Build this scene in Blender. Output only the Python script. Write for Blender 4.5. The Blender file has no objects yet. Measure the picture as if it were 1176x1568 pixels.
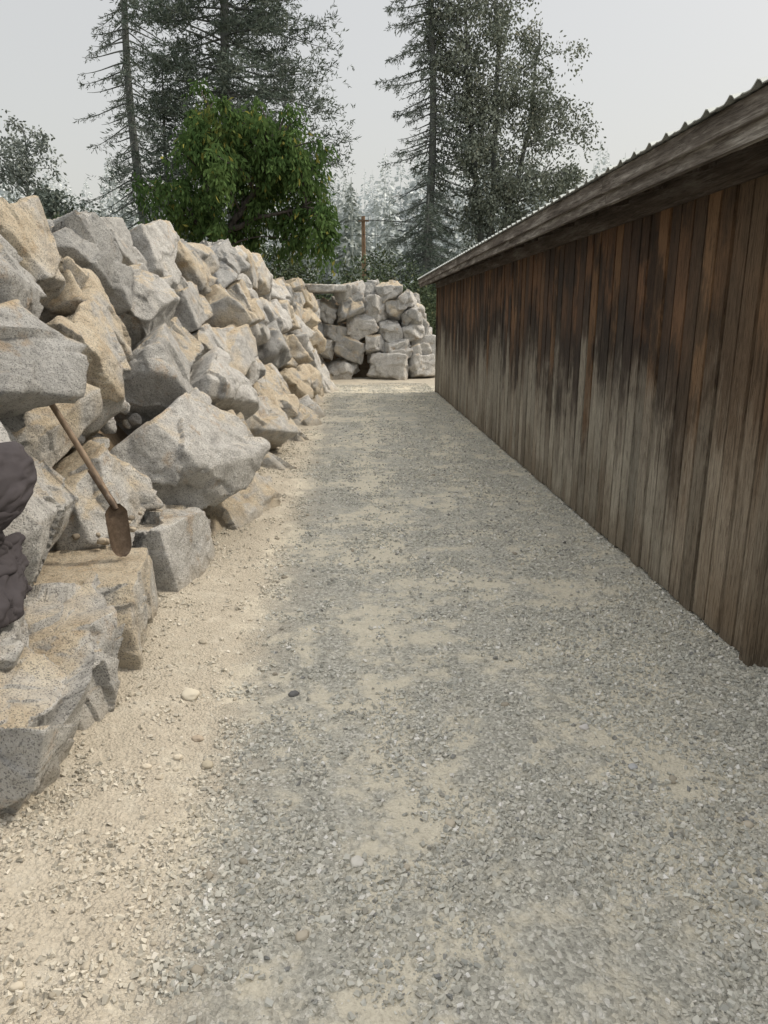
import bpy, bmesh, math, random
import numpy as np
from mathutils import Vector, Euler
R=math.radians
rng=np.random.default_rng(7); random.seed(7)
scene=bpy.context.scene
COL=scene.collection

# ---------------------------------------------------------------- helpers
def _h(ix,iy,iz,seed):
    h=(ix.astype(np.int64)*374761393+iy.astype(np.int64)*668265263+iz.astype(np.int64)*2147483647+seed*1274126177)&0xffffffff
    h=((h^(h>>13))*1274126177)&0xffffffff
    h=((h^(h>>16))*2246822519)&0xffffffff
    return ((h^(h>>15))&0xffffff)/float(0xffffff)
def vnoise(P,seed=0):
    P=np.asarray(P,float); i=np.floor(P).astype(np.int64); f=P-i; u=f*f*f*(f*(f*6-15)+10)
    x,y,z=i[:,0],i[:,1],i[:,2]; a=u[:,0];b=u[:,1];c=u[:,2]
    def L(p,q,t): return p+(q-p)*t
    return L(L(L(_h(x,y,z,seed),_h(x+1,y,z,seed),a),L(_h(x,y+1,z,seed),_h(x+1,y+1,z,seed),a),b),
             L(L(_h(x,y,z+1,seed),_h(x+1,y,z+1,seed),a),L(_h(x,y+1,z+1,seed),_h(x+1,y+1,z+1,seed),a),b),c)*2-1
def fbm(P,o=3,seed=0):
    s=0;a=1.;t=0
    for k in range(o):
        s=s+a*vnoise(P*(2.03**k)+k*17.3,seed+k); t+=a; a*=.5
    return s/t
def fbm2(x,y,sc,o=3,seed=0):
    return fbm(np.stack([x*sc,y*sc,np.zeros_like(x)+.37],1),o,seed)

def mk(name,V,faces,mat,attr=None,smooth=False,parent=None):
    V=np.asarray(V,np.float32)
    me=bpy.data.meshes.new(name)
    me.vertices.add(len(V)); me.vertices.foreach_set('co',V.ravel())
    idx=np.concatenate([f.ravel() for f in faces]).astype(np.int32)
    tot=np.concatenate([np.full(len(f),f.shape[1]) for f in faces]).astype(np.int32)
    st=np.concatenate([[0],np.cumsum(tot)[:-1]]).astype(np.int32)
    me.loops.add(len(idx)); me.loops.foreach_set('vertex_index',idx)
    me.polygons.add(len(tot)); me.polygons.foreach_set('loop_start',st); me.polygons.foreach_set('loop_total',tot)
    me.polygons.foreach_set('use_smooth',np.full(len(tot),smooth))
    me.update(calc_edges=True)
    if attr is not None:
        A=me.attributes.new('rnd','FLOAT_COLOR','POINT')
        c=np.ones((len(V),4),np.float32); c[:,:3]=attr
        A.data.foreach_set('color',c.ravel())
    me.materials.append(mat)
    ob=bpy.data.objects.new(name,me); COL.objects.link(ob)
    if parent: ob.parent=parent
    return ob
def empty(name):
    e=bpy.data.objects.new(name,None); COL.objects.link(e); return e

class Acc:
    def __init__(s): s.V=[];s.F={3:[],4:[]};s.A=[];s.n=0
    def add(s,V,F,a=None):
        V=np.asarray(V,float).reshape(-1,3); F=np.asarray(F)
        s.F[F.shape[1]].append(F+s.n); s.V.append(V)
        a=np.zeros(3) if a is None else np.asarray(a,float)
        s.A.append(np.broadcast_to(a,V.shape).copy()); s.n+=len(V)
    def make(s,name,mat,smooth=False,parent=None):
        return mk(name,np.concatenate(s.V),[np.concatenate(f) for f in s.F.values() if f],mat,np.concatenate(s.A),smooth,parent)
def tube(acc,P,rad,n=6,a=None):
    P=np.asarray(P,float); m=len(P); rad=np.broadcast_to(rad,(m,))
    T=np.gradient(P,axis=0); T/=np.linalg.norm(T,axis=1)[:,None]+1e-9
    ref=np.array([0,0,1.]) if abs(T[0,2])<.8 else np.array([1.,0,0])
    S=np.cross(T,ref); S/=np.linalg.norm(S,axis=1)[:,None]+1e-9; B=np.cross(T,S)
    an=np.arange(n)*2*np.pi/n
    V=P[:,None]+rad[:,None,None]*(np.cos(an)[None,:,None]*S[:,None]+np.sin(an)[None,:,None]*B[:,None])
    i=np.arange(m-1)[:,None]*n; j=np.arange(n)[None]; k=(j+1)%n
    F=np.stack([i+j,i+k,i+n+k,i+n+j],-1).reshape(-1,4)
    acc.add(V,F,a)
def box(acc,lo,hi,a=None,M=None):
    x0,y0,z0=lo;x1,y1,z1=hi
    V=np.array([[x0,y0,z0],[x1,y0,z0],[x1,y1,z0],[x0,y1,z0],[x0,y0,z1],[x1,y0,z1],[x1,y1,z1],[x0,y1,z1]],float)
    if M is not None: V=V@M.T
    acc.add(V,[[0,3,2,1],[4,5,6,7],[0,1,5,4],[1,2,6,5],[2,3,7,6],[3,0,4,7]],a)
def unit(v): return v/(np.linalg.norm(v,axis=-1,keepdims=True)+1e-9)
def leaves(acc,C,D,l,w,rgb):
    n=len(C); D=unit(D); S=unit(np.cross(D,rng.normal(size=(n,3))))
    l=np.broadcast_to(l,(n,))[:,None]; w=np.broadcast_to(w,(n,))[:,None]
    N=np.cross(D,S)
    V=np.stack([C,C+D*l*.5+S*w*.5+N*l*.06,C+D*l,C+D*l*.5-S*w*.5+N*l*.06],1).reshape(-1,3)
    F=np.arange(n*4).reshape(n,4)
    A=np.repeat(rgb,4,axis=0) if np.ndim(rgb)==2 else rgb
    s=acc; s.F[4].append(F+s.n); s.V.append(V); s.A.append(np.broadcast_to(A,V.shape).copy()); s.n+=len(V)

# ---------------------------------------------------------------- node helper
class NT:
    def __init__(s,name):
        s.m=bpy.data.materials.new(name); s.m.use_nodes=True; s.t=s.m.node_tree; s.t.nodes.clear()
        s.out=s.n('ShaderNodeOutputMaterial')
    def n(s,ty,**k):
        x=s.t.nodes.new(ty)
        for a,b in k.items(): setattr(x,a,b)
        return x
    def l(s,a,b): s.t.links.new(a,b)
    def put(s,inp,v):
        if isinstance(v,bpy.types.NodeSocket): s.l(v,inp)
        elif isinstance(v,(tuple,list)) and len(v)==3 and inp.type=='RGBA': inp.default_value=(*v,1)
        else: inp.default_value=v
    def pos(s): return s.n('ShaderNodeNewGeometry').outputs['Position']
    def map(s,v,sc=(1,1,1),lo=(0,0,0)):
        x=s.n('ShaderNodeMapping'); s.l(v,x.inputs[0]); x.inputs['Scale'].default_value=sc; x.inputs['Location'].default_value=lo; return x.outputs[0]
    def noise(s,v,sc,det=4,ro=.55,dist=0):
        x=s.n('ShaderNodeTexNoise'); s.l(v,x.inputs['Vector']); x.inputs['Scale'].default_value=sc; x.inputs['Detail'].default_value=det; x.inputs['Roughness'].default_value=ro; x.inputs['Distortion'].default_value=dist; return x.outputs[0]
    def vor(s,v,sc,feat='F1',out='Distance'):
        x=s.n('ShaderNodeTexVoronoi',feature=feat); s.l(v,x.inputs['Vector']); x.inputs['Scale'].default_value=sc; return x.outputs[out]
    def math(s,op,a,b=0.,c=0.,clamp=False):
        x=s.n('ShaderNodeMath',operation=op,use_clamp=clamp); s.put(x.inputs[0],a); s.put(x.inputs[1],b); s.put(x.inputs[2],c); return x.outputs[0]
    def rng(s,v,a,b,c=0.,d=1.,smooth=True):
        x=s.n('ShaderNodeMapRange'); x.interpolation_type='SMOOTHSTEP' if smooth else 'LINEAR'
        s.put(x.inputs[0],v)
        for i,q in enumerate((a,b,c,d)): x.inputs[i+1].default_value=q
        return x.outputs[0]
    def mix(s,f,a,b,bt='MIX'):
        x=s.n('ShaderNodeMix',data_type='RGBA',blend_type=bt); s.put(x.inputs[0],f); s.put(x.inputs[6],a); s.put(x.inputs[7],b); return x.outputs[2]
    def ramp(s,v,stops):
        x=s.n('ShaderNodeValToRGB'); s.put(x.inputs[0],v); e=x.color_ramp.elements
        while len(e)<len(stops): e.new(.5)
        for q,(p,c) in zip(e,stops): q.position=p; q.color=(*c,1)
        return x.outputs[0]
    def attr(s,name='rnd'):
        a=s.n('ShaderNodeAttribute',attribute_name=name); x=s.n('ShaderNodeSeparateColor'); s.l(a.outputs['Color'],x.inputs[0]); return x.outputs,a.outputs['Color']
    def bump(s,h,st,d,nrm=None):
        x=s.n('ShaderNodeBump'); s.put(x.inputs['Height'],h); x.inputs['Strength'].default_value=st; x.inputs['Distance'].default_value=d
        if nrm is not None: s.l(nrm,x.inputs['Normal'])
        return x.outputs[0]
    def bsdf(s,col,rough=.9,nrm=None,spec=.3,metal=0.):
        b=s.n('ShaderNodeBsdfPrincipled'); s.put(b.inputs['Base Color'],col); s.put(b.inputs['Roughness'],rough)
        b.inputs['Specular IOR Level'].default_value=spec; b.inputs['Metallic'].default_value=metal
        if nrm is not None: s.l(nrm,b.inputs['Normal'])
        s.l(b.outputs[0],s.out.inputs[0]); return b
    def diff(s,col,nrm=None):
        b=s.n('ShaderNodeBsdfDiffuse'); s.put(b.inputs[0],col); 
        if nrm is not None: s.l(nrm,b.inputs['Normal'])
        s.l(b.outputs[0],s.out.inputs[0])

# ---------------------------------------------------------------- materials
def granite(name,tan_bias=0.):
    m=NT(name); P=m.pos(); o,_c=m.attr()
    off=m.n('ShaderNodeVectorMath',operation='ADD'); m.l(P,off.inputs[0])
    sc=m.n('ShaderNodeVectorMath',operation='SCALE'); m.l(_c,sc.inputs[0]); sc.inputs[3].default_value=13; m.l(sc.outputs[0],off.inputs[1]); Q=off.outputs[0]
    n1=m.noise(Q,2.2,2,.6); n2=m.noise(Q,8,4,.7); v=m.vor(Q,210,out='Color')
    sv=m.n('ShaderNodeSeparateColor'); m.l(v,sv.inputs[0])
    grey=m.ramp(n2,[(.28,(.34,.335,.32)),(.42,(.56,.55,.525)),(.58,(.68,.67,.64)),(.75,(.76,.75,.72))])
    dark=m.mix(m.rng(o[0],.55,.97,0,.75),grey,m.mix(.55,grey,(.20,.21,.215)))
    tan=m.ramp(n2,[(.25,(.44,.34,.22)),(.5,(.63,.53,.38)),(.8,(.72,.65,.51))])
    geo=m.n('ShaderNodeNewGeometry'); sn=m.n('ShaderNodeSeparateXYZ'); m.l(geo.outputs['Normal'],sn.inputs[0])
    upf=m.rng(sn.outputs[2],.35,.95)
    t=m.math('ADD',m.math('MULTIPLY',o[1],.55),m.math('MULTIPLY',n1,1.1)); t=m.math('ADD',t,m.math('MULTIPLY',upf,.34))
    t=m.math('ADD',t,m.math('MULTIPLY',n2,.35))
    t=m.rng(m.math('ADD',t,tan_bias),1.05,1.36,0,.85)
    c=m.mix(t,dark,tan)
    rust=m.rng(m.noise(Q,4.3,4,.7),.57,.70,0,.5); c=m.mix(rust,c,(.50,.35,.20))
    sp=m.rng(sv.outputs[0],.72,.9,0,.6); c=m.mix(sp,c,(.12,.12,.12))
    sz=m.n('ShaderNodeSeparateXYZ'); m.l(P,sz.inputs[0])
    low=m.rng(m.math('ADD',sz.outputs[2],m.math('MULTIPLY',n2,.25)),.10,.30,.7,0.); c=m.mix(low,c,(.45,.40,.32))
    b1=m.bump(m.noise(Q,20,6,.78),1.,.045)
    m.bsdf(c,.92,b1,.25); return m.m
GR=granite('granite_boulder'); 
GR2=granite('granite_boulder_far',-.18)

def mat_ground():
    m=NT('gravel_and_dirt'); P=m.pos(); s=m.n('ShaderNodeSeparateXYZ'); m.l(P,s.inputs[0])
    n1=m.noise(P,1.3,3,.6); n2=m.noise(P,5.5,4,.7); n3=m.noise(P,40,3,.7)
    vc=m.n('ShaderNodeTexVoronoi'); m.l(P,vc.inputs['Vector']); vc.inputs['Scale'].default_value=85
    vv=m.n('ShaderNodeSeparateColor'); m.l(vc.outputs['Color'],vv.inputs[0])
    grav=m.ramp(vv.outputs[0],[(0,(.27,.27,.245)),(.5,(.45,.445,.40)),(.85,(.56,.55,.49)),(1,(.70,.69,.65))])
    dust=m.ramp(n3,[(.2,(.54,.50,.40)),(.8,(.72,.67,.55))])
    grav=m.mix(.15,grav,dust)
    tan=m.ramp(n3,[(.2,(.37,.335,.275)),(.8,(.54,.49,.405))])
    ex=m.math('ADD',s.outputs[0],m.math('MULTIPLY',m.math('SUBTRACT',n2,.5),.6))
    ex=m.math('ADD',ex,m.math('MULTIPLY',m.math('SUBTRACT',n1,.5),.5))
    strip=m.rng(ex,-.70,-.20,1,0)
    end=m.rng(m.math('ADD',s.outputs[1],m.math('MULTIPLY',n1,2.)),18.6,19.8,0,.8); strip=m.math('MAXIMUM',strip,end)
    # compacted wheel tracks
    tw=m.math('ADD',s.outputs[0],m.math('MULTIPLY',n1,.3))
    tr=m.math('MINIMUM',m.math('ABSOLUTE',m.math('SUBTRACT',tw,.35)),m.math('ABSOLUTE',m.math('SUBTRACT',tw,1.35)))
    tr=m.rng(tr,.05,.30,.055,0.)
    dmask=m.rng(m.math('ADD',m.math('ADD',m.math('MULTIPLY',n1,.5),m.math('MULTIPLY',n2,.6)),tr),.51,.64,.03,.95)
    base=m.mix(dmask,grav,dust); tg=m.mix(m.rng(n2,.5,.66,0,.4),tan,m.mix(.5,grav,tan))
    c=m.mix(strip,base,tg)
    far=m.rng(s.outputs[1],26,45); c=m.mix(far,c,(.10,.11,.06))
    ha=m.math('ADD',m.math('MULTIPLY',m.math('SUBTRACT',1.,vc.outputs['Distance']),.5),n3)
    amp=m.math('SUBTRACT',1.15,m.math('MULTIPLY',dmask,.5)); ha=m.math('MULTIPLY',ha,amp)
    m.diff(c,m.bump(ha,1.,.016)); return m.m
def mat_stone():
    m=NT('gravel_stone'); _,c=m.attr(); m.diff(c); return m.m
def mat_soil():
    m=NT('backfill_soil'); P=m.pos(); n=m.noise(P,6,5,.7)
    c=m.ramp(n,[(.3,(.11,.085,.058)),(.7,(.22,.175,.125))]); s=m.n('ShaderNodeSeparateXYZ'); m.l(P,s.inputs[0])
    g=m.rng(s.outputs[1],22,30); lft=m.rng(s.outputs[0],-7,-4,1,0); g=m.math('MAXIMUM',g,lft)
    c=m.mix(m.math('MULTIPLY',g,m.rng(m.noise(P,.7,3),.35,.5)),c,(.07,.085,.04))
    m.diff(c,m.bump(n,.8,.05)); return m.m
def mat_wood(name='weathered_boards',kind=0):
    m=NT(name); P=m.pos(); s=m.n('ShaderNodeSeparateXYZ'); m.l(P,s.inputs[0]); o,ac=m.attr()
    sc=m.n('ShaderNodeVectorMath',operation='SCALE'); m.l(ac,sc.inputs[0]); sc.inputs[3].default_value=31
    ad=m.n('ShaderNodeVectorMath',operation='ADD'); m.l(P,ad.inputs[0]); m.l(sc.outputs[0],ad.inputs[1]); Q=ad.outputs[0]
    st=(20,20,1.5) if kind==0 else (22,1.3,22)
    grain=m.noise(m.map(Q,st),3.,6,.78,1.2); fine=m.noise(m.map(Q,tuple(a*4 for a in st)),2.5,3,.75)
    streak=m.noise(m.map(Q,(13,13,1.1) if kind==0 else (9,.9,9)),1.6,4,.7)
    if kind==0:
        low=m.noise(m.map(P,(1,.7,.45)),1.6,5,.7)
        h=m.math('ADD',s.outputs[2],m.math('MULTIPLY',m.math('SUBTRACT',low,.5),2.2))
        h=m.math('ADD',h,m.math('MULTIPLY',m.math('SUBTRACT',o[0],.5),.50))
        h=m.math('ADD',h,m.math('MULTIPLY',m.math('SUBTRACT',streak,.5),.8))
        c=m.ramp(m.math('DIVIDE',h,2.4),[(.0,(.25,.215,.165)),(.20,(.37,.345,.285)),(.44,(.26,.23,.185)),(.53,(.095,.072,.055)),(.62,(.050,.037,.029)),(.76,(.19,.105,.058)),(.95,(.105,.062,.038))])
        om=m.math('MULTIPLY',m.rng(o[1],.62,.84),m.rng(h,.7,1.4,.1,.6)); c=m.mix(om,c,(.29,.17,.088))
        dk=m.math('MULTIPLY',m.rng(o[2],.60,.78),m.rng(h,.5,1.3,.1,.75)); c=m.mix(dk,c,(.033,.026,.022))
        # broad water stains that run across neighbouring boards
        blot=m.noise(m.map(P,(1.5,1.5,.8)),1.5,5,.7); c=m.mix(m.math('MULTIPLY',m.rng(blot,.50,.60),m.rng(h,.5,1.2,.1,.75)),c,(.035,.028,.023))
        near=m.rng(s.outputs[1],3.2,4.8,.45,0.); c=m.mix(near,c,(.22,.15,.09))
        tone=m.rng(o[2],0,1,.66,1.18,False); tc=m.n('ShaderNodeCombineColor'); [m.l(tone,tc.inputs[q]) for q in range(3)]; c=m.mix(1.,c,tc.outputs[0],'MULTIPLY')
        ft=m.rng(m.math('ADD',s.outputs[2],m.math('MULTIPLY',grain,.15)),.06,.2,.6,0.); c=m.mix(ft,c,(.18,.155,.12))
    else:
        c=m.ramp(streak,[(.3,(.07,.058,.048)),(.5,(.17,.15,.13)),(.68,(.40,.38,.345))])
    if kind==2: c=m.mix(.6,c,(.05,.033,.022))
    c=m.mix(m.rng(grain,.40,.52,.75,0.),c,m.mix(1.,c,(.38,.35,.33),'MULTIPLY'))
    c=m.mix(m.rng(grain,.56,.68,0.,.5),c,m.mix(1.,c,(1.5,1.5,1.5),'MULTIPLY'))
    c=m.mix(m.rng(fine,.38,.6,.4,0.),c,m.mix(1.,c,(.45,.44,.43),'MULTIPLY'))
    m.bsdf(c,.85,m.bump(grain,.7,.006),.2); return m.m
def mat_foliage(name,ca,cb,cc=None,tr=.25):
    m=NT(name); o,ac=m.attr(); c=m.mix(o[0],ca,cb)
    if cc: c=m.mix(o[1],c,cc)
    d=m.n('ShaderNodeBsdfDiffuse'); m.l(c,d.inputs[0])
    if tr>.22:
        t=m.n('ShaderNodeBsdfTranslucent'); x=m.n('ShaderNodeMixShader'); x.inputs[0].default_value=tr
        m.l(c,t.inputs[0]); m.l(d.outputs[0],x.inputs[1]); m.l(t.outputs[0],x.inputs[2]); m.l(x.outputs[0],m.out.inputs[0])
    else: m.l(d.outputs[0],m.out.inputs[0])
    return m.m
def mat_bark(name,c1,c2):
    m=NT(name); P=m.pos(); n=m.noise(m.map(P,(6,6,1.5)),2.5,2,.7); m.diff(m.mix(m.rng(n,.3,.7),c1,c2)); return m.m

# ---------------------------------------------------------------- world, sun, camera
A=R(14); E=R(50.5)
S=Vector((math.cos(E)*math.cos(A),math.cos(E)*math.sin(A),math.sin(E)))
w=bpy.data.worlds.new("World"); scene.world=w; w.use_nodes=True; t=w.node_tree; t.nodes.clear()
out=t.nodes.new('ShaderNodeOutputWorld'); bg=t.nodes.new('ShaderNodeBackground'); bg2=t.nodes.new('ShaderNodeBackground'); add=t.nodes.new('ShaderNodeAddShader')
sky=t.nodes.new('ShaderNodeTexSky'); sky.sky_type='NISHITA'; sky.sun_disc=False; sky.sun_elevation=E; sky.sun_rotation=math.pi/2-A
sky.dust_density=6; sky.air_density=1.2; sky.ozone_density=1
t.links.new(sky.outputs[0],bg.inputs[0]); bg.inputs[1].default_value=.05
tc=t.nodes.new('ShaderNodeTexCoord'); sx=t.nodes.new('ShaderNodeSeparateXYZ'); t.links.new(tc.outputs['Generated'],sx.inputs[0])
rp=t.nodes.new('ShaderNodeValToRGB'); t.links.new(sx.outputs[2],rp.inputs[0])
el=rp.color_ramp.elements; el[0].color=(.565,.55,.505,1); el[1].color=(1.5,1.46,1.38,1); el[1].position=1.; q=el.new(.36); q.color=(.555,.54,.505,1)
t.links.new(rp.outputs[0],bg2.inputs[0]); bg2.inputs[1].default_value=1.
t.links.new(bg.outputs[0],add.inputs[0]); t.links.new(bg2.outputs[0],add.inputs[1]); t.links.new(add.outputs[0],out.inputs[0])
sl=bpy.data.lights.new('sun','SUN'); sl.energy=2.2; sl.angle=R(4.); sl.color=(1,.90,.75)
so=bpy.data.objects.new('sun',sl); COL.objects.link(so); so.rotation_euler=S.to_track_quat('Z','Y').to_euler()
cam=bpy.data.cameras.new('camera'); co=bpy.data.objects.new('camera',cam); COL.objects.link(co); scene.camera=co
co.location=(0,0,1.6); co.rotation_euler=(R(90-14.7),0,R(-2.5)); cam.sensor_fit='VERTICAL'; cam.sensor_height=36; cam.lens=26; cam.clip_end=3000; cam.clip_start=.05
scene.view_settings.view_transform='Standard'

# ---------------------------------------------------------------- ground
def gh(x,y):
    near=np.clip((30-np.abs(y))/10,0,1)*np.clip((12-np.abs(x))/4,0,1)
    z=fbm2(x,y,.7,2,3)*.022+fbm2(x,y,4.,3,5)*.012+fbm2(x,y,18.,2,9)*.006
    z+=.07*np.clip((-.55-x)/.6,0,1)*(1+.6*fbm2(x,y,2.,2,11))
    z*=np.clip((2.0-x)/.5,.2,1)
    return z*near
def axis(a,b,st,far,g=1.18):
    c=list(np.arange(a,b,st)); s=st; p=b
    while p<far[1]: c.append(p); s*=g; p+=s
    c.append(far[1]); s=st; p=a-st; L=[]
    while p>far[0]: L.append(p); s*=g; p-=s
    L.append(far[0]); return np.array(L[::-1]+c)
xs=axis(-1.9,2.6,.014,(-900,900),1.2)
ys=[-900,-300,-100,-40,-15,-6,-3,-1.5,-.5,.2,.8]; yv=1.1; st=.012
while yv<900: ys.append(yv); yv+=st; st=max(.012,.0045*yv) if yv<25 else st*1.15
ys=np.array(ys+[900.])
X,Y=np.meshgrid(xs,ys); Z=gh(X.ravel(),Y.ravel())
nx,ny=len(xs),len(ys); i=np.arange(ny-1)[:,None]*nx+np.arange(nx-1)[None]
F=np.stack([i,i+1,i+nx+1,i+nx],-1).reshape(-1,4)
mk('ground',np.stack([X.ravel(),Y.ravel(),Z],1),[F],mat_ground(),None,True)

STONE=mat_stone()
def gravel():
    Ps=[]; Ss=[]
    def zone(x0,x1,y0,y1,dens,s0,s1,always=False):
        n=int((x1-x0)*(y1-y0)*dens); x=rng.uniform(x0,x1,n); y=rng.uniform(y0,y1,n)
        m=fbm2(x,y,1.5,3,31)*.8+fbm2(x,y,6.,3,33)*.9+.22*np.clip((x-.4)/1.3,-.7,1)
        pr=np.clip(.36+2.1*m,.06,.95); pr=np.where(x<-.5,pr*.75,pr)
        if always: pr=.5
        k=rng.random(n)<pr; x=x[k];y=y[k]; Ps.append(np.stack([x,y],1)); Ss.append(s0+(s1-s0)*rng.random(len(x))**2.5)
    zone(-1.3,2.9,1.15,3.,12500,.003,.0160)
    zone(-1.3,2.6,3.,5.,8500,.004,.0170)
    zone(-1.2,1.88,5.,9.,4200,.0055,.0185)
    zone(-.9,1.88,9.,19.,1200,.009,.021)
    zone(-1.2,2.6,1.2,9,45,.013,.024,True)
    P=np.concatenate(Ps); s=np.concatenate(Ss); n=len(P)
    cube=np.array([[-1,-1,-1],[1,-1,-1],[1,1,-1],[-1,1,-1],[-1,-1,1],[1,-1,1],[1,1,1],[-1,1,1]],float)*.62
    V=cube[None]*(1+rng.uniform(-.55,.35,(n,8,3)))*np.stack([np.ones(n),rng.uniform(.5,.95,n),rng.uniform(.35,.75,n)],1)[:,None]
    q=unit(rng.normal(size=(n,4))); q[:,1:3]*=.45; q=unit(q); a,b,c,d=q.T
    M=np.stack([np.stack([1-2*(c*c+d*d),2*(b*c-a*d),2*(b*d+a*c)],1),np.stack([2*(b*c+a*d),1-2*(b*b+d*d),2*(c*d-a*b)],1),np.stack([2*(b*d-a*c),2*(c*d+a*b),1-2*(b*b+c*c)],1)],1)
    V=np.einsum('nij,nkj->nki',M,V)*s[:,None,None]
    z=gh(P[:,0],P[:,1])+s*rng.uniform(-.05,.35,n)
    V+=np.concatenate([P,z[:,None]],1)[:,None]
    f=np.array([[0,3,2,1],[4,5,6,7],[0,1,5,4],[1,2,6,5],[2,3,7,6],[3,0,4,7]])
    F=(f[None]+(np.arange(n)*8)[:,None,None]).reshape(-1,4)
    g=rng.random(n)[:,None]; base=np.array([.35,.355,.33])*(1-g)+np.array([.65,.645,.585])*g
    r2=rng.random(n)[:,None]; base=np.where(r2<.07,[.78,.77,.74],base); base=np.where(r2>.95,[.24,.245,.24],base)
    tn=np.clip((-.42-P[:,0]+fbm2(P[:,0],P[:,1],3.,2,5)*.15)/.2,0,1)[:,None]*.7
    base=base*(1-tn)+np.array([.46,.42,.35])*tn*(.7+.6*g)
    dm=rng.random(n)[:,None]*.45; base=base*(1-dm)+np.array([.57,.53,.44])*dm
    mk('gravel',V.reshape(-1,3),[F],STONE,np.repeat(base,8,0))
gravel()

# ---------------------------------------------------------------- boulders
def ico(sub):
    bm=bmesh.new(); bmesh.ops.create_icosphere(bm,subdivisions=sub,radius=1); bm.verts.ensure_lookup_table()
    V=np.array([v.co[:] for v in bm.verts]); F=np.array([[v.index for v in f.verts] for f in bm.faces]); bm.free()
    return unit(V),F
ICO={k:ico(k) for k in (2,3,4,5,6,7)}
BOXP=np.concatenate([np.eye(3),-np.eye(3)])
def facet(P,rr,n,off,grad):
    S0=P[rr.integers(0,len(P),n)]; o=rr.uniform(-1,.6,n)*off; G=rr.normal(size=(n,3))*grad
    Pn=P+.03*np.stack([vnoise(P*7+k*5,k) for k in range(3)],1)
    d=(Pn**2).sum(1)[:,None]-2*Pn@S0.T+(S0**2).sum(1)[None]
    j=np.argmin(d,1)
    return np.clip(o[j]+((P-S0[j])*G[j]).sum(1),-2.5*off,1.5*off)
def rockverts(planes,lvl,pw,amp,seed,center,rmax=1.1,fac=1.):
    D,F=ICO[lvl]; N=unit(planes[:,:3]); d=np.clip(planes[:,3],.03,None); rr=np.random.default_rng(seed+4000)
    N=np.concatenate([N,BOXP]); d=np.concatenate([d,np.full(6,rmax)])
    q=np.clip(D@N.T,0,None)/d[None]
    r=(q**pw).sum(1)**(-1./pw)
    V=D*r[:,None]; P=V+center
    sz=np.median(r)
    n=fbm(P*2.2+seed*3.1,2,seed)*.016*amp+fbm(P*6+seed,5,seed+5)*.018*amp
    if lvl>=5:
        n+=facet(V,rr,18,.028*amp*fac,.14*fac)+facet(V,rr,80 if lvl>5 else 40,.006*amp,.09)
    V=V*(1+np.clip(n/sz,-.35,.35))[:,None]
    return V+center,F
def chips(k,half,axes,r):
    out=[]
    for _ in range(k):
        q=r.normal(size=3); q/=np.linalg.norm(q); q[2]=abs(q[2])*.9+.12; q/=np.linalg.norm(q)
        sup=(np.abs(q)*half).sum()
        out.append((*(q@axes),sup*r.uniform(.60,.92)))
    return out
def xb(Y): return np.interp(Y,[-4,0,1.6,2.2,3,5,9,18,21],[-1.5,-1.45,-1.30,-1.03,-1.02,-.88,-.82,-.62,-.6])
def sl_(Y): return np.interp(Y,[6,14,20],[.5,.4,.27])
SE=[(2.25,.16,.10),(2.85,.10,.10),(2.55,.60,.0),(3.45,.92,-.03),(3.45,.12,.22),(4.5,.16,.14),(5.9,.05,.0),(5.35,.72,.24),(4.3,.72,-.10),(4.15,1.13,-.06),
(3.7,1.45,.08),(4.83,1.43,.12),(4.4,1.9,.05),(5.05,2.14,.06),(5.95,2.10,.05),(6.8,2.26,.0),(6.54,1.76,.18),(6.1,1.20,.05),(5.5,1.80,-.05),(7.9,2.3,.08),
(8.43,1.32,.03),(7.4,.98,.14),(9.3,2.3,.05),(8.3,1.82,-.02),(9.6,1.72,.1),(7.2,.45,.05),(6.9,-.02,.1),(10.2,.10,.12),(8.6,.55,.03),(8.3,.02,0),
(9.95,.62,.08),(11.5,.78,0),(9.8,1.15,.1),(11.5,1.95,.04),(11.4,2.36,.1),(2.75,1.15,.05),(3.1,1.75,.0),(3.5,2.15,0),(7.3,1.45,-.04)]
COLS={2:(.2,.2,.5),3:(.3,.35,.2),7:(.25,.15,.6),8:(.3,.6,.7),9:(.2,.85,.2),10:(.85,.1,.5),11:(.2,.95,.3),12:(.8,.1,.1),13:(.2,.95,.8),14:(.9,.1,.3),16:(.65,.5,.3),17:(.75,.3,.9)}
r=np.random.default_rng(3)
for row,z in enumerate((.08,.62,1.15,1.68,2.22)):
    y=1.55-row*.05
    while y>-4: 
        SE.append((y,z+r.uniform(-.08,.08),r.uniform(-.05,.12)-(.12 if y>1.2 else 0)))
        y-=r.uniform(.75,1.0)
for row,z in enumerate((.08,.58,1.1,1.62,2.1,2.42)):
    y=11.4+row%2*.45+r.uniform(0,.3)
    while y<21.3:
        if all(abs(y-a)+abs(z-b)>.62 for a,b,_ in SE): SE.append((y,z+r.uniform(-.15,.15),r.uniform(-.12,.24)))
        y+=r.uniform(.6,1.35)
SE=np.array(SE)
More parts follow.
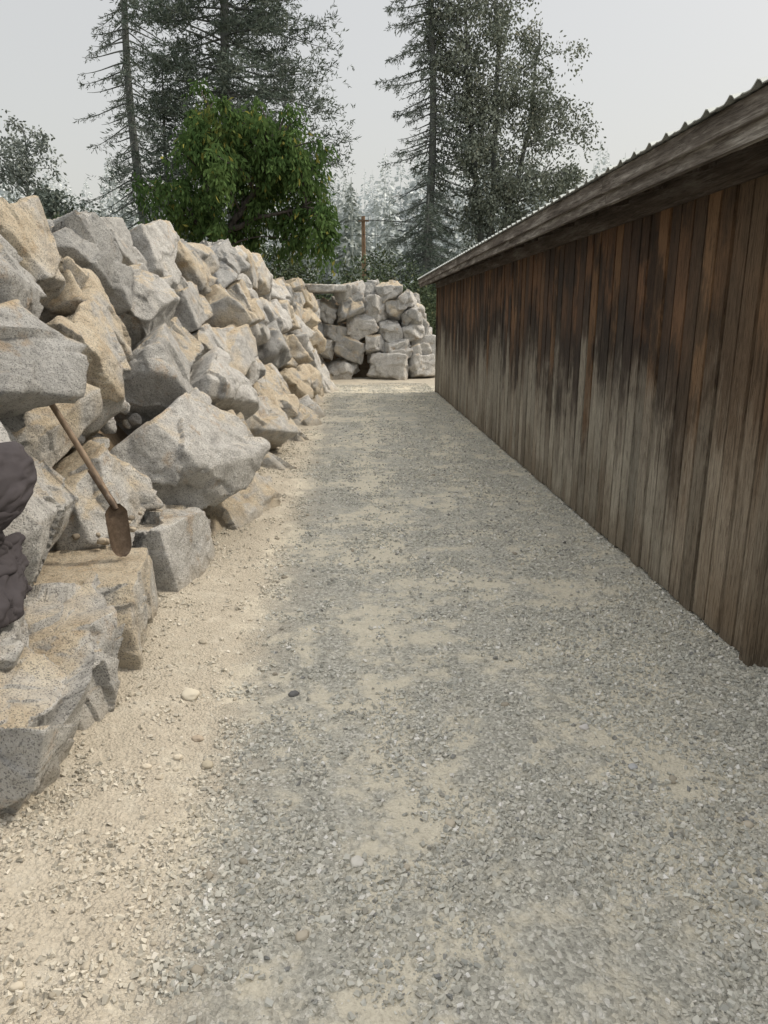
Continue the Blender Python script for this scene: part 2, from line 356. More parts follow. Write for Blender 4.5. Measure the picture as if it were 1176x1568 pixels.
def build_wall(uv,pro,org,e1f,e2f,nf,lvlf,gap,pw,seed0,upcap,skip=(),capm=.72,amp=1.,back=.34,nch=5,tilt=.16):
    acc=Acc(); n=len(uv)
    for i in range(n):
        rr=np.random.default_rng(seed0+i)
        e1,e2,nn=e1f(i),e2f(i),nf(i); ax=np.stack([e1,e2,nn])
        d=uv-uv[i]; dist=np.hypot(d[:,0],d[:,1]); nb=[j for j in np.argsort(dist)[1:12] if dist[j]<2.2]
        depth=rr.uniform(.27,.40)
        if i in skip: continue
        pl=[]
        for j in nb:
            q=np.array([d[j,0],d[j,1],rr.uniform(-.10,tilt)*dist[j]]); L=dist[j]; q/=np.linalg.norm(q)
            pl.append((*(q@ax),max(.12,L/2-gap*rr.uniform(.3,1.6))))
        hl=min(.62,max(.22,np.median(sorted(dist)[1:5])/2))
        for q,c in (((1,0,0),capm),((-1,0,0),capm),((0,1,0),upcap),((0,-1,0),.5)):
            q=np.array(q)+rr.uniform(-.22,.22,3); q/=np.linalg.norm(q); pl.append((*(q@ax),c*rr.uniform(.85,1.1)))
        q=np.array([rr.uniform(-.42,.25),rr.uniform(-.1,.5),1.]); q/=np.linalg.norm(q); pl.append((*(q@ax),depth))
        pl.append((*(-nn),.42))
        pl+=chips(nch,np.array([hl*1.05,hl*.95,depth]),ax,rr)
        cen=org(i)+nn*(pro[i]-back)
        V,F=rockverts(np.array(pl),lvlf(i),pw,amp,int(seed0+i),cen)
        acc.add(V,F,COLS.get(i,rr.random(3)))
    return acc
UV=np.stack([SE[:,0],SE[:,1]*np.sqrt(1+sl_(SE[:,0])**2)],1)
def org(i): y,z,_=SE[i]; return np.array([xb(y)-sl_(y)*z,y,z])
def nf(i): s=sl_(SE[i,0]); return unit(np.array([1,0,s]))
def e2f(i): s=sl_(SE[i,0]); return unit(np.array([-s,0,1]))
e1f=lambda i: np.array([0,1.,0])
def lv(i):
    y=SE[i,0]
    return 5 if y<1 else 7 if y<3.6 else 6 if y<12 else 5
accL=build_wall(UV,SE[:,2],org,e1f,e2f,nf,lv,.034,90,100,.24,(0,1,4,5))
def rot(yaw,pitch,roll): return np.array(Euler((pitch,roll,yaw)).to_matrix()).T
def boxrock(acc,c,h,yaw,lvl,seed,col,amp=.7,fac=.6,pitch=0,roll=0,jit=.09,topjit=.25,ch=4,lo=.78):
    rr=np.random.default_rng(seed); M=rot(yaw,pitch,roll); pl=[]
    for q,dd in zip(BOXP,list(h)+list(h)):
        q=q+rr.uniform(-jit,jit,3)*(topjit if q[2]>.5 else 1); q/=np.linalg.norm(q); pl.append((*(q@M),dd))
    for _ in range(ch):
        q=rr.normal(size=3); q/=np.linalg.norm(q); pl.append((*(q@M),(np.abs(q)*np.array(h)).sum()*rr.uniform(lo,.93)))
    V,F=rockverts(np.array(pl),lvl,80,amp,seed,np.array(c),1.1,fac); acc.add(V,F,col)
# stepped flat-topped bottom course near the camera
boxrock(accL,(-1.40,3.50,.15),(.36,.40,.27),.10,7,61,(.2,.85,.4),.7,.5)
boxrock(accL,(-1.24,4.55,.13),(.34,.40,.29),-.12,7,62,(.6,.15,.8),1.,1.,0,.06,.2,.6,8,.66)
boxrock(accL,(-1.36,2.88,.12),(.31,.30,.31),.25,7,63,(.5,.45,.1),1.,1.2,0,.10,.2,.6,8,.68)
boxrock(accL,(-1.36,2.42,.12),(.33,.29,.32),-.15,7,64,(.4,.35,.6),1.,1.2,.05,.10,.2,.8,9,.66)
r=np.random.default_rng(11)
for k in range(420):
    y=r.uniform(1.5,20) ; z=r.uniform(0.02,2.35); s=sl_(y); sz=r.uniform(.035,.12); c=np.array([xb(y)-s*z-r.uniform(.28,.45),y,z])
    pl=np.array([(*unit(r.normal(size=3)),sz*r.uniform(.5,1.)) for _ in range(12)]); V,F=rockverts(pl,3,30,.25,k,c,sz); accL.add(V,F,r.random(3))
accL.make('boulder_retaining_wall',GR,True)

# rough pile of angular boulders closing the path
r=np.random.default_rng(31); accE=Acc()
def yE(x,z): return 20.35+.30*z+max(0,x-1.2)*.3
EWL=[(.95,.28,.62,.36),(-.35,.24,.46,.28),(-1.15,.25,.42,.30),(1.98,.25,.44,.26),
 (-.80,.80,.34,.28),(-.05,.80,.44,.30),(.60,.92,.26,.24),(1.15,.82,.33,.23),(1.85,.74,.42,.26),
 (-1.0,1.30,.34,.26),(-.38,1.26,.36,.26),(.33,1.38,.42,.32),(1.0,1.30,.32,.30),(1.62,1.24,.34,.26),
 (-.75,1.78,.38,.25),(.0,1.85,.44,.26),(.72,1.82,.28,.30),(1.22,1.78,.32,.26),(1.72,1.65,.26,.24),
 (-.05,2.27,.42,.20),(.62,2.30,.28,.22),(1.12,2.24,.34,.24),(1.52,2.02,.24,.2)]
for k,(x,z,hx,hz) in enumerate(EWL):
    boxrock(accE,(x+r.uniform(-.07,.07),yE(x,z)+r.uniform(-.20,.14),z+r.uniform(-.05,.05)),(hx*r.uniform(.78,1.0),.36,hz*r.uniform(.82,1.05)),r.uniform(-.5,.5),5,300+k,r.random(3),1.,1.,r.uniform(-.35,.3),r.uniform(-.6,.6) if z>.4 else r.uniform(-.1,.1),.35,1,11,.60)
boxrock(accE,(-.62,20.8,2.36),(.62,.45,.11),.05,5,350,(.3,.5,.2),.6,.5,0,.03)
for k in range(50):
    x=r.uniform(-1.1,1.9); z=r.uniform(.1,2.1); sz=r.uniform(.08,.2); c=np.array([x,yE(x,z)+.28,z])
    pl=np.array([(*unit(r.normal(size=3)),sz*r.uniform(.5,1.)) for _ in range(12)]); V,F=rockverts(pl,3,30,.25,k,c,sz); accE.add(V,F,r.random(3))
for k in range(18):
    z=r.uniform(.1,2.0); y=20.9+r.uniform(0,3.2); boxrock(accE,(2.2-.3*z+r.uniform(-.1,.1),y,z),(r.uniform(.3,.45),r.uniform(.3,.45),r.uniform(.22,.32)),r.uniform(-.5,.5),5,400+k,r.random(3),.8,.8,r.uniform(-.3,.3),r.uniform(-.3,.3),.25,1,8,.65)
accE.make('boulder_retaining_wall',GR2,True)

def terrace():
    xs=np.concatenate([np.linspace(-150,-12,24),np.linspace(-11,-3.2,20),np.linspace(-3.1,2.8,90),np.linspace(3,12,20),np.linspace(14,90,14)])
    ys=np.concatenate([np.linspace(-8,24,150),np.linspace(24.5,60,50),np.linspace(65,260,30)])
    X,Y=np.meshgrid(xs,ys); x=X.ravel(); y=Y.ravel()
    L=np.clip((xb(y)-.54-x)/sl_(y),-.2,2.1)
    B=np.clip((y-21.05)/.3,-.2,2.1)*np.clip((1.8-x)/.8,0,1); B=np.where(y>24,np.maximum(B,np.clip((y-24)/10,0,1)*1.6),B)
    z=np.maximum(L,B)+np.where(np.maximum(L,B)>.1,fbm2(x,y,1.5,3,3)*.06,0)
    z=np.where(np.maximum(L,B)<=0,-.12,z)
    z+=np.clip((y-90)/120,0,1)*14+np.clip((-x-30)/60,0,1)*6
    nx,ny=len(xs),len(ys); i=np.arange(ny-1)[:,None]*nx+np.arange(nx-1)[None]
    F=np.stack([i,i+1,i+nx+1,i+nx],-1).reshape(-1,4); mk('hillside_terrain',np.stack([x,y,z],1),[F],mat_soil(),None,True)
terrace()

acc=Acc(); r=np.random.default_rng(5)
def peb(x,y,z,sz,flat=.6,c=None):
    V,F=ICO[3]; V=V*(1+.30*fbm(V*1.4+x*9,2,3))[:,None]*np.array([1,r.uniform(.6,.9),flat])*sz
    a=r.uniform(0,6.3); M=np.array([[math.cos(a),-math.sin(a),0],[math.sin(a),math.cos(a),0],[0,0,1]]); V=V@M.T+np.array([x,y,z])
    g=r.random(); acc.add(V,F,c if c is not None else np.array([.32,.32,.29])*(1-g)+np.array([.54,.51,.45])*g)
for x,y,s,c in ((-.72,2.96,.045,(.55,.51,.42)),(-.27,2.98,.026,(.16,.16,.16)),(.92,2.62,.022,(.6,.58,.56)),(.0,1.9,.024,(.62,.6,.55)),(-.62,2.62,.024,(.4,.34,.27)),(-.55,2.45,.024,(.42,.38,.30)),(1.02,2.35,.02,(.45,.46,.47))):
    peb(x,y,float(gh(np.array([x]),np.array([y]))[0])+s*.15,s,.45,c)
for k in range(150):
    x=r.uniform(-1.15,-.35) if k<95 else r.uniform(-.4,1.9); y=1.3+r.random()**1.5*9
    s=.007+.014*r.random()**2; peb(x,y,float(gh(np.array([x]),np.array([y]))[0])+s*.2,s,.6,np.array([.42,.38,.31])*r.uniform(.6,1.4))
for k in range(110):
    y=r.uniform(3.8,4.25); z=.42+r.uniform(0,.07)+(y-3.8)*.08; peb(-1.22-r.uniform(0,.38),y,z,r.uniform(.012,.030),.7,np.array([.40,.35,.28])*r.uniform(.55,1.2))
acc.make('pebbles',STONE,True)

# ---------------------------------------------------------------- barn
barn=empty('wooden_barn'); WD=mat_wood(); WT=mat_wood('fascia_wood',1)
x0,yn,yf,xr=1.88,3.15,16.6,8.6; HT=2.36
acc=Acc(); r=np.random.default_rng(2)
y=yn+.02
while y<yf-.02:
    wdt=r.uniform(.14,.175); d=r.uniform(0,.010); y1=min(y+wdt,yf); c=r.random(3)
    prof=np.array([[x0+.03,y+.001],[x0-d+.016,y+.001],[x0-d,y+.006],[x0-d,y1-.018],[x0-d+.016,y1-.014],[x0+.03,y1-.014]])
    V=np.concatenate([np.c_[prof,np.full(6,.02+r.uniform(-.01,.01))],np.c_[prof,np.full(6,HT)]]); F=[[k,k+6,(k+1)%6+6,(k+1)%6] for k in range(6)]
    acc.add(V,F,c); y=y1
xx=x0+.1
while xx<xr:
    c=r.random(3); x1=xx+.15; mid=(xx+x1)/2; ht=HT+ (min(mid-x0,xr-mid))*.20
    box(acc,(xx,yn-.004,.02),(x1-.003,yn+.02,ht),c); box(acc,(xx,yf-.02,.02),(x1-.003,yf,ht),r.random(3)); xx=x1
acc.make('wall_boards',WD,False,barn)
acc=Acc()
box(acc,(x0-.022,yn-.03,.0),(x0+.0-.0,yn+.055,HT),(.3,.4,.2)); box(acc,(x0+.002,yn-.032,.0),(x0+.098,yn-.006,HT),(.5,.5,.3))
box(acc,(x0-.02,yf-.09,0),(x0-.001,yf+.01,HT),(.3,.2,.5))
acc.make('corner_trim',WD,False,barn)
INF=NT('dark_inner_framing'); INF.diff(INF.ramp(INF.noise(INF.pos(),5,3),[(.3,(.010,.008,.007)),(.7,(.022,.018,.014))]))
acc=Acc(); box(acc,(x0+.035,yn+.03,-.1),(xr-.03,yf-.03,HT-.1),(.5,.5,.5)); 
box(acc,(xr-.03,yn,.0),(xr,yf,HT),(.4,.4,.4)); acc.make('inner_wall_frame',INF.m,False,barn)
xe,ze,slp=1.50,2.40,.22; ya,yb_=-1.2,17.0; xm=(x0+xr)/2;  # near roof run is unseen, added to carry the eave shadow down the path
acc=Acc()
MR=NT('corrugated_metal'); n=MR.noise(MR.pos(),3,4); MR.bsdf(MR.ramp(n,[(.3,(.36,.39,.38)),(.7,(.52,.54,.52))]),.5,None,.5,.4)
ny=int((yb_-ya)/.02); yy=np.linspace(ya,yb_,ny); ph=(yy%.2)/.2
prof=.026*np.clip(1-np.abs(ph-.5)/.16,0,1)**.7+.006*np.clip(1-np.abs(((ph+.5)%1)-.5)/.08,0,1)
X0=[xe-.03,xm,2*xm-xe+.03]
V=[]
for k,xq in enumerate(X0): zz=ze+.012+(xm-xe)*slp if k==1 else ze+.012-.03*slp; V.append(np.stack([np.full(ny,xq),yy,zz+prof],1))
V=np.concatenate(V); i=np.arange(ny-1); F=np.concatenate([np.stack([i+k*ny,i+1+k*ny,i+1+(k+1)*ny,i+(k+1)*ny],1) for k in (0,1)])
acc.add(V,F); mr=acc.make('metal_roof',MR.m,False,barn); sm=mr.modifiers.new('thick','SOLIDIFY'); sm.thickness=.004
acc=Acc(); r=np.random.default_rng(9)
y=ya
while y<yb_:
    y1=min(y+r.uniform(2.4,3.6),yb_); dz=r.uniform(-.006,.006); box(acc,(xe,y+.003,ze-.085+dz),(xe+.025,y1-.003,ze+.006),r.random(3)); 
    box(acc,(xe+.026,y+.003,ze-.15+dz),(xe+.058,y1-.003,ze-.004),r.random(3)*.6); y=y1
acc.make('fascia_board',WT,False,barn)
acc=Acc()
yy2=ya+.3
while yy2<yb_-.1:
    V=np.array([[xe+.06,yy2-.02,ze-.13],[xe+.06,yy2+.02,ze-.13],[xe+.06,yy2+.02,ze-.015],[xe+.06,yy2-.02,ze-.015]]); W=V+np.array([.6,0,.6*slp]); 
    acc.add(np.concatenate([V,W]),[[0,1,2,3],[0,4,5,1],[1,5,6,2],[2,6,7,3],[3,7,4,0],[7,6,5,4]],r.random(3)); yy2+=.61
for sgn,(xa,za,xb_,zb) in enumerate([(xe+.03,ze-.004,xm,ze+(xm-xe)*slp-.01),(2*xm-xe-.03,ze-.004,xm,ze+(xm-xe)*slp-.01)]):
    V=np.array([[xa,ya,za],[xb_,ya,zb],[xb_,yb_,zb],[xa,yb_,za]]); V2=V-np.array([0,0,.02]); acc.add(np.concatenate([V,V2]),[[0,1,2,3],[7,6,5,4],[0,4,5,1],[1,5,6,2],[2,6,7,3],[3,7,4,0]],(.2,.3,.4))
box(acc,(x0-.035,yn,HT-.14),(x0-.012,yf,HT+.01),(.2,.7,.1))
box(acc,(x0+.01,ya,HT-.05),(x0+.1,yn-.04,HT+.05),(.2,.7,.1))  # beam of the added roof run
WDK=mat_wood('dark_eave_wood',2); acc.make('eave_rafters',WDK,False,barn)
acc=Acc(); box(acc,(x0-.02,ya+.1,0),(x0+.1,ya+.22,HT),(.3,.3,.3)); box(acc,(xr-.1,ya+.1,0),(xr,ya+.22,HT),(.3,.3,.3)); acc.make('added_shade_roof_posts',WD,False,barn)  # unseen posts added under the roof run that shades the near path

# ---------------------------------------------------------------- shovel
sh=empty('shovel'); b0=np.array([-1.19,3.64,.69]); hd=unit(np.array([-.74,.36,1.08]))
HW=NT('shovel_handle_wood'); HW.bsdf(HW.ramp(HW.noise(HW.map(HW.pos(),(8,8,2)),4,4),[(.3,(.13,.09,.06)),(.7,(.27,.20,.135))]),.6,None,.3)
HM=NT('rusty_steel'); nn_=HM.noise(HM.pos(),30,5,.7); HM.bsdf(HM.ramp(nn_,[(.3,(.07,.05,.035)),(.6,(.15,.11,.08)),(.8,(.24,.21,.18))]),.55,HM.bump(nn_,.3,.002),.4,.5)
acc=Acc(); ts=np.linspace(0,1.38,24); P=b0+hd*ts[:,None]; P[:,0]+=.02*np.sin(ts*2.2); rad=np.interp(ts,[0,.1,1.2,1.36,1.38],[.014,.016,.015,.017,.007]); tube(acc,P,rad,12); acc.make('handle',HW.m,True,sh)
acc=Acc(); ts=np.linspace(-.02,.22,8); tube(acc,b0+hd*ts[:,None]+np.array([.0,0,0]),np.interp(ts,[-.02,0,.22],[.012,.019,.0175]),12)
nu,nv=15,20; bw=unit(np.array([.80,.60,0])); bd=unit(np.array([.05,-.03,-1.])); bn=unit(np.cross(bw,bd)); V=[]
if bn[1]>0: bn=-bn
for a in range(nv):
    tt=a/(nv-1); wd=.056*(min(1,.45+tt*4) if tt<.16 else 1-.08*(tt-.16))*(1 if tt<.72 else math.sqrt(max(0.02,1-((tt-.72)/.285)**2)))
    for b in range(nu):
        uu=b/(nu-1)*2-1; V.append(b0+bd*(tt*.27-.01)+bw*uu*wd+bn*(-.022*(1-uu*uu)*(1-.3*tt)+.012+.02*tt*tt))
V=np.array(V); i=np.arange(nv-1)[:,None]*nu+np.arange(nu-1)[None]; F=np.stack([i,i+1,i+nu+1,i+nu],-1).reshape(-1,4)
acc.add(V,F); acc.add(V-bn*.003,F[:,::-1]); acc.make('blade',HM.m,True,sh)

# ---------------------------------------------------------------- jacket draped over the near boulders
JM=NT('dark_fleece'); jn=JM.noise(JM.pos(),300,2,.7); JM.bsdf(JM.mix(JM.noise(JM.pos(),12,3),(.045,.041,.045),(.088,.080,.085)),.95,JM.bump(jn,.5,.002),.1)
AV=np.concatenate(accL.V); AV=AV[(AV[:,1]>1.8)&(AV[:,1]<3.5)&(AV[:,2]<1.7)&(AV[:,2]>.1)]
GY,GZ=34,32; H_=np.full((GZ,GY),-2.2); iy=((AV[:,1]-1.8)/.05).astype(int).clip(0,GY-1); iz=((AV[:,2]-.1)/.05).astype(int).clip(0,GZ-1); np.maximum.at(H_,(iz,iy),AV[:,0])
Pd=np.pad(H_,1,mode='edge'); H_=np.max([Pd[a:a+GZ,b:b+GY] for a in range(3) for b in range(3)],0)
for _ in range(2):
    Pd=np.pad(H_,1,mode='edge'); H_=np.mean([Pd[a:a+GZ,b:b+GY] for a in range(3) for b in range(3)],0)
def surf(y,z):
    a=((z-.1)/.05-.5).clip(0,GZ-1.01); b=((y-1.8)/.05-.5).clip(0,GY-1.01); ia=a.astype(int); ib=b.astype(int); fa=a-ia; fb=b-ib
    return H_[ia,ib]*(1-fa)*(1-fb)+H_[ia+1,ib]*fa*(1-fb)+H_[ia,ib+1]*(1-fa)*fb+H_[ia+1,ib+1]*fa*fb
def cloth(y0,y1,z1,z0,offx,seed,sk):
    nu,nv=110,130; u,v=np.meshgrid(np.linspace(0,1,nu),np.linspace(0,1,nv)); u=u.ravel(); v=v.ravel()
    y=y0+(y1-y0)*(u*(.86+.14*np.sin(v*4+seed)))+.03*fbm2(u,v,3.,2,seed); z=z1+(z0-z1)*v*(1-.15*sk*u)-.06*u*(1-v)+.02*np.sin(u*7+seed)*v
    ph=u*16+v*3.0+fbm2(u,v,2.,2,seed)*3.5
    cr=1-np.abs(fbm2(u*1.6+v*.5,v,3.,3,seed+2))*2.2
    x=surf(y,np.maximum(z,.60))+offx+.010*np.sin(ph)*(.3+v)+.014*np.clip(cr,0,1)**2
    edge=np.clip(np.minimum(u,1-u)/.06,0,1)*np.clip(np.minimum(v,1-v)/.05,0,1); x-=.03*(1-edge)**2
    i=np.arange(nv-1)[:,None]*nu+np.arange(nu-1)[None]; F=np.stack([i,i+1,i+nu+1,i+nu],-1).reshape(-1,4); return np.stack([x,y,z],1),F
acc=Acc()
V,F=cloth(2.25,2.98,1.18,.74,.005,1,.0); acc.add(V,F)
V,F=cloth(2.25,2.94,.96,.64,.02,4,.2); acc.add(V,F)
V,F=cloth(2.35,2.99,.80,.54,.01,8,-.3); acc.add(V,F)
jk=acc.make('jacket',JM.m,True); sm=jk.modifiers.new('thick','SOLIDIFY'); sm.thickness=.01

# ---------------------------------------------------------------- utility pole
pole=empty('utility_pole'); PM=mat_bark('pole_wood',(.24,.16,.11),(.36,.25,.17)); acc=Acc()
tube(acc,[(.85,45,1.),(.80,45,4),(.78,45,7.2)],[.14,.13,.11],10); acc.make('pole',PM,True,pole)
acc=Acc(); box(acc,(.5,44.84,6.9),(1.1,44.9,6.97)); acc.make('crossarm',PM,False,pole)
acc=Acc()
for xo,zo in ((.5,7.0),(1.1,7.0),(.8,6.2)):
    for tx,ty,tz in ((16,38,6.6),(-20,70,9)):
        tq=np.linspace(0,1,14); a=np.array([xo,44.84,zo]); b=np.array([tx+xo,ty,tz+zo-7]); P=a+(b-a)*tq[:,None]; P[:,2]-=1.1*4*tq*(1-tq)*.3; tube(acc,P,.012,4)
WM=NT('wire'); WM.diff((.05,.05,.05)); acc.make('wires',WM.m,False,pole)

# ---------------------------------------------------------------- trees
BK=mat_bark('bark_grey',(.055,.05,.045),(.12,.11,.10)); BK2=mat_bark('bark_haze_tinted',(.12,.128,.125),(.18,.19,.185))  # second bark is paled, with air haze put into its colour
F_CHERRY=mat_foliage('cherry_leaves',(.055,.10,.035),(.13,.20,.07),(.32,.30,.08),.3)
F_SPR=mat_foliage('spruce_needles_haze_tinted',(.15,.18,.16),(.21,.24,.21),(.25,.27,.24),.15)  # needle colours greyed and lightened to carry haze
F_PINE=mat_foliage('pine_needles_haze_tinted',(.10,.13,.11),(.165,.195,.165),(.20,.22,.19),.15)  # slight haze mixed into the pine greens
F_BIR=mat_foliage('birch_leaves_haze_tinted',(.17,.195,.165),(.26,.285,.24),(.30,.30,.24),.2)  # leaf greens paled by haze in the colour itself
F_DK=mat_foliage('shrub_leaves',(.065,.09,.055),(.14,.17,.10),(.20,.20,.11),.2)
F_MID=mat_foliage('leaves_haze_tinted',(.22,.25,.235),(.30,.33,.305),(.34,.36,.32),.2)  # haze painted into the leaf colours
def conifer(name,x,y,z0,H,Rd,nb,st,prof,droop,fol,bark,nl,dens,tuft=0.,seed=0,tr=.17,lean=0.,dead=.0,K=6):
    global rng
    rng=np.random.default_rng(seed+77); g=rng
    e=empty(name); a=Acc(); ff=Acc(); zs=np.linspace(0,H,14)
    tx=x+lean*zs/H+.12*np.sin(zs*.4+seed); ty=y+.1*np.sin(zs*.3+seed*2)
    tube(a,np.stack([tx,ty,z0+zs],1),np.interp(zs,[0,H*.1,H],[tr*1.3,tr,.02]),9)
    for k in range(nb):
        h=H*(st+(1-st)*((k+g.random())/nb)); t=(h/H-st)/(1-st); L=Rd*prof(t)*g.uniform(.45,1.15); 
        if L<.15: continue
        az=k*2.39996+g.normal()*.4; d=np.array([math.cos(az),math.sin(az),0]); sd=np.array([-d[1],d[0],0])
        b=np.array([np.interp(h,zs,tx),np.interp(h,zs,ty),z0+h]); s=np.linspace(0,1,8); up0=.25*(t-.35)+(g.normal()*.18 if tuft else 0)
        bend=g.normal()*(.25 if tuft else .12)
        P=b+d*L*s[:,None]+sd*(L*bend*s**2)[:,None]; P[:,2]+=L*(up0*s-droop*s**1.4+droop*.45*s**3)
        tube(a,P,np.linspace(.03*tr/.17,.006,8),4)
        dd=g.random()<dead
        m=int(dens*L*(.2 if dd else g.uniform(.6,1.3)))
        if m<1: continue
        ss=(tuft+(1-tuft)*g.random(m))*.98+.02 if tuft else g.uniform(.12,1,m)**.8
        B=np.stack([np.interp(ss,s,P[:,q]) for q in range(3)],1)
        if tuft: B+=g.normal(0,1,(m,3))*np.array([.22,.22,.16])*L*.35
        sg=g.choice([-1,1],m)[:,None]; tw=unit(d*g.uniform(.2,1.,m)[:,None]+sd*sg*g.uniform(.3,1.2,m)[:,None]+np.array([0,0,1])*(g.uniform(-.75,.05,m)[:,None] if not tuft else g.uniform(-.25,.9,m)[:,None]))
        lt=(.20*L*(1.15-ss*.8)+.10)*g.uniform(.5,1.1,m)
        if tuft: lt=g.uniform(.12,.4,m)
        q=np.tile(np.linspace(.1,1,K),m)
        C=np.repeat(B,K,0)+np.repeat(tw*lt[:,None],K,0)*q[:,None]; C[:,2]-=np.repeat(lt,K)*q**2*.25
        D=np.repeat(tw,K,0)+g.normal(size=C.shape)*(.75 if tuft else .5)
        tone=np.clip(np.repeat(g.normal(.45,.25,m),K)+g.normal(0,.12,m*K),0,1); yl=np.repeat((g.random(m)<.15)*.6,K)
        rgb=np.stack([tone,yl,tone*0],1)
        leaves(ff,C,D,nl*g.uniform(.6,1.2,m*K),nl*.2,rgb)
    a.make('trunk_and_limbs',bark,True,e); ff.make('needles',fol,False,e); return e
cone=lambda t:(1-t)**.75*(1-.25*(t<.06))
col=lambda t:(1-t*.9)**.5
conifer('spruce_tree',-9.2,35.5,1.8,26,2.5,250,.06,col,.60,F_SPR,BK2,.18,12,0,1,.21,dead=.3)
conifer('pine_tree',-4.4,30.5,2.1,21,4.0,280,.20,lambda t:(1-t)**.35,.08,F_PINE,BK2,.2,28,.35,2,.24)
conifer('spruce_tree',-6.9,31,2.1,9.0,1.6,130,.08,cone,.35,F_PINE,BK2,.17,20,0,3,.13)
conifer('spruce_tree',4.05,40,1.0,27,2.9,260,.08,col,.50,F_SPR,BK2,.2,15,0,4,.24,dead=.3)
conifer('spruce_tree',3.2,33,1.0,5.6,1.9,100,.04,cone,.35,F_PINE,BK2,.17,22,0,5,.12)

def broadleaf(name,stems,clumps,nleaf,lf,w,fol,bark,seed,droop=.4,cr=.5,br=.05):
    global rng
    rng=np.random.default_rng(seed+500); g=rng; e=empty(name); a=Acc(); ff=Acc(); SP=[]
    for P,r0,r1 in stems:
        P=np.array(P,float); tq=np.linspace(0,len(P)-1,18); Q=np.stack([np.interp(tq,range(len(P)),P[:,k]) for k in range(3)],1)
        Q[1:,:2]+=g.normal(0,.04,(17,2)); rr=np.linspace(r0,r1,18); tube(a,Q,rr,8); SP.append(Q)
    SP=np.concatenate(SP)
    for c in clumps:
        c=np.asarray(c[:3]); cost=np.linalg.norm(SP-c,axis=1)+np.clip(SP[:,2]-c[2]+.3,0,None)*1.2; j=np.argmin(cost); b=SP[j]
        s=np.linspace(0,1,8)[:,None]; mid=(b+c)/2+np.array([0,0,.15*np.linalg.norm(c-b)])+g.normal(0,.08,3); P=(1-s)**2*b+2*s*(1-s)*mid+s*s*c
        tube(a,P,np.linspace(br,.008,8),4)
        n=int(nleaf*g.uniform(.4,1.5)); nt=7; tw=unit(g.normal(size=(nt,3))+np.array([0,0,-.15])); idx=g.integers(0,nt,n); q=g.random(n)**.7
        rad=cr*g.uniform(.65,1.25)
        C=c+tw[idx]*(rad*q)[:,None]+g.normal(0,rad*.22,(n,3)); C[:,2]-=q**2*rad*droop
        D=tw[idx]*.5+g.normal(size=(n,3))*.55+np.array([0,0,-droop*1.3])
        tone=np.clip(g.normal(.4,.2)+g.normal(0,.22,n),0,1); yl=(g.random(n)<.03)*.9+(.4 if g.random()<.09 else 0)*g.random(n)
        leaves(ff,C,D,lf*g.uniform(.6,1.2,n),w,np.stack([tone,np.clip(yl,0,1),tone*0],1))
    a.make('trunk_and_limbs',bark,True,e); ff.make('leaves',fol,False,e)
def ell(n,blobs,g,shell=.45):
    out=[]; wts=np.array([b[3]*b[4]*b[5] for b in blobs])**.8; wts=wts/wts.sum()
    for _ in range(n):
        b=blobs[g.choice(len(blobs),p=wts)]; q=g.normal(size=3); q/=np.linalg.norm(q); q*=(shell+(1-shell)*g.random()**.6)
        out.append((b[0]+q[0]*b[3],b[1]+q[1]*b[4],b[2]+q[2]*b[5]))
    return out
g=np.random.default_rng(8)
cl=ell(170,[(-2.6,19,4.7,1.85,1.8,1.45),(-2.0,19,5.5,1.6,1.4,1.1),(-3.2,19,6.1,.9,.9,1.1),(-1.0,18.8,3.9,.8,1.,.75),(-3.9,19,4.5,1.0,1.1,.6),(-1.1,19,5.5,.8,.8,.6)],g,.35)
broadleaf('cherry_tree',[([(-3.35,19,2.0),(-3.2,19,2.9),(-3.1,19,3.6)],.17,.13),([(-3.1,19,3.4),(-3.4,19.1,4.6),(-3.2,19,6.4)],.1,.03),([(-3.15,19,3.3),(-2.4,19,4.3),(-1.7,19,5.5)],.1,.03),([(-3.1,19,3.5),(-2.2,18.8,3.9),(-1.0,18.8,4.1)],.08,.02),([(-3.15,19,3.3),(-3.8,19,4.),(-4.5,19,4.5)],.07,.02)],cl,125,.17,.065,F_CHERRY,BK,1,.9,.36,.03)
cl=ell(340,[(6.8,40,13.5,3.1,2.8,5.),(8.0,40,9.5,4.1,3.,4.),(8.6,40,6.8,3.2,2.5,2.8),(5.6,40,16,2,2,4.5),(9.2,40,12.5,2.2,2.,2.5)],g,.25)
broadleaf('birch_tree',[([(6.9,40,.5),(6.8,40,5),(6.0,40,11),(5.4,40,18)],.22,.05),([(7.1,40,.5),(7.2,40,6),(7.3,40,12),(7.0,40,19)],.25,.05),([(7.2,40,.8),(7.9,40,6),(9.0,40,11),(9.3,40,15)],.2,.04)],cl,120,.19,.10,F_BIR,BK2,2,.35,.8,.03)
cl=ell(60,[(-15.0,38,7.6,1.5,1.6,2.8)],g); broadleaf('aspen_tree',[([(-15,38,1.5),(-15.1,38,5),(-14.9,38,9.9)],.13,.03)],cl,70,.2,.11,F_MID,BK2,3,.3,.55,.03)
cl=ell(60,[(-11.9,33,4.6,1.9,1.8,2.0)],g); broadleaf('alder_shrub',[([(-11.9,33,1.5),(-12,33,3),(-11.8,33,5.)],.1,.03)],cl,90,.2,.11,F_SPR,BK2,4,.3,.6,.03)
acc=Acc(); rng=np.random.default_rng(90); g=rng
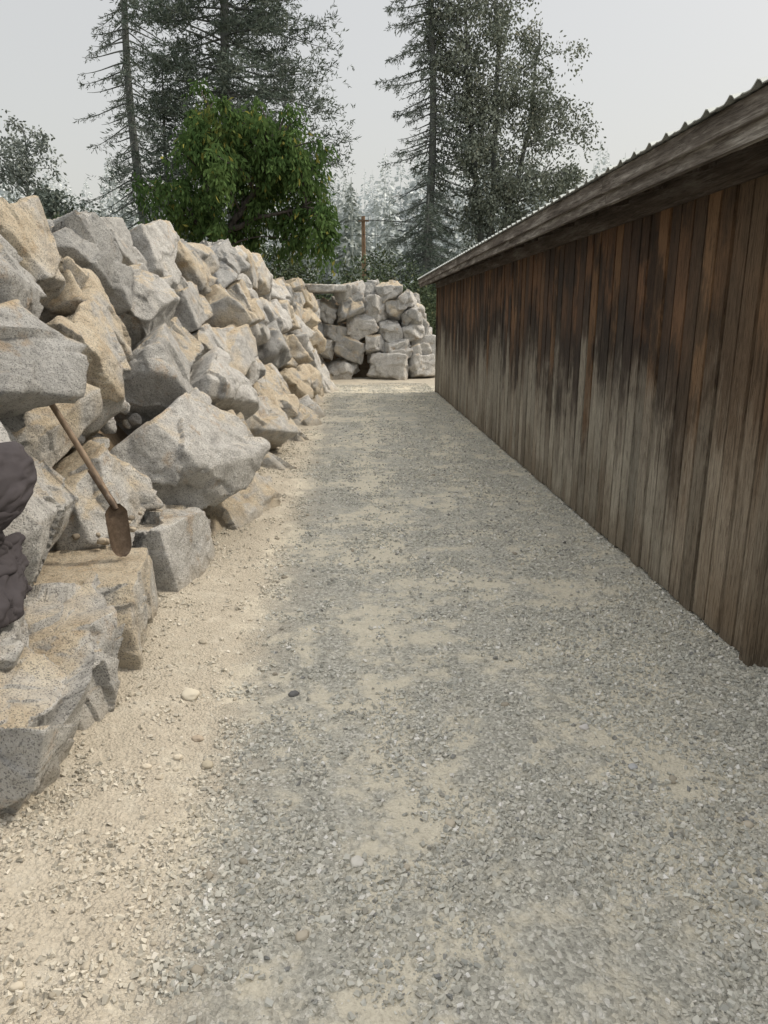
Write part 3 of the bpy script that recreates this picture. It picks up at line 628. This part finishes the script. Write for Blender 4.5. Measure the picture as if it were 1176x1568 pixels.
def bush(cx,cy,cz,rx,ry,rz,n,l=.16):
    q=unit(g.normal(size=(n,3)))*(g.random(n)[:,None]**.4); C=np.array([cx,cy,cz])+q*np.array([rx,ry,rz]); C+=.35*np.stack([fbm(C*1.3+k*9,2,k) for k in range(3)],1)*min(rx,rz)
    tone=np.clip(.35+.5*fbm(C*1.5,2,5)+g.normal(0,.15,n),0,1); leaves(acc,C,g.normal(size=(n,3)),l*g.uniform(.6,1.3,n),l*.5,np.stack([tone,(g.random(n)<.05)*.6,tone*0],1))
for k in range(40):
    x=g.uniform(-24,9); y=g.uniform(24,34); s=g.uniform(.9,1.6); 
    bush(x,y,2.1 if x<2 else 1.4,s*1.5,s,s*1.15,1100)
bush(2.9,25,1.4,1.3,1.2,1.7,3500,.12); bush(1.2,29,2.6,1.6,1.2,1.5,2500,.13); bush(-2.2,23.5,2.7,1.4,1,1.1,3000,.12); bush(-5.5,20,2.8,1.5,1.2,1.,2500,.12); bush(-8.5,22,3.,2,1.5,1.3,2500,.13)
acc.make('undergrowth',F_DK)
def forest(acc,y0,x0,x1,n,h0,h1,zf,g):
    for k in range(n):
        x=g.uniform(x0,x1); y=y0+g.uniform(-8,8); H=g.uniform(h0,h1)*(.75+.5*g.random()); z=zf(x); Rr=H*g.uniform(.15,.22); m=240
        t=g.random(m)**.9; az=g.uniform(0,6.283,m); rr=Rr*(1-t)**.85*(.75+.25*np.sin(t*40+k))*g.uniform(.1,1,m)**.5
        C=np.stack([x+np.cos(az)*rr,y+np.sin(az)*rr,z+H*(.02+.95*t)],1); D=np.stack([np.cos(az),np.sin(az),-.45+0*az],1)+g.normal(size=(m,3))*.25
        l=H*.12*(1.15-t); leaves(acc,C,D,l,l*.6,np.stack([np.clip(g.normal(.5,.25,m),0,1),t*0,t*0],1)); tube(acc,[(x,y,z),(x,y,z+H)],[.2,.02],4)
g=np.random.default_rng(6); df=empty('distant_forest')
for nm,ca,cb,args in (('near_row',(.30,.335,.325),(.36,.395,.38),(66,-45,25,60,6,9.5,lambda x:1.8+max(0,-x-20)*.08)),  # aerial haze is mixed into the tree colours, paler row by row
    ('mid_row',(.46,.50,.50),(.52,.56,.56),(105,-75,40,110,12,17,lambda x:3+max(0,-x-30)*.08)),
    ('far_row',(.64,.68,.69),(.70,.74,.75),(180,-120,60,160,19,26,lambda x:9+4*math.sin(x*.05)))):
    acc=Acc(); rng=g; forest(acc,*args,g); acc.make(nm,mat_foliage('haze_tinted_'+nm,ca,cb,None,.2),False,df)
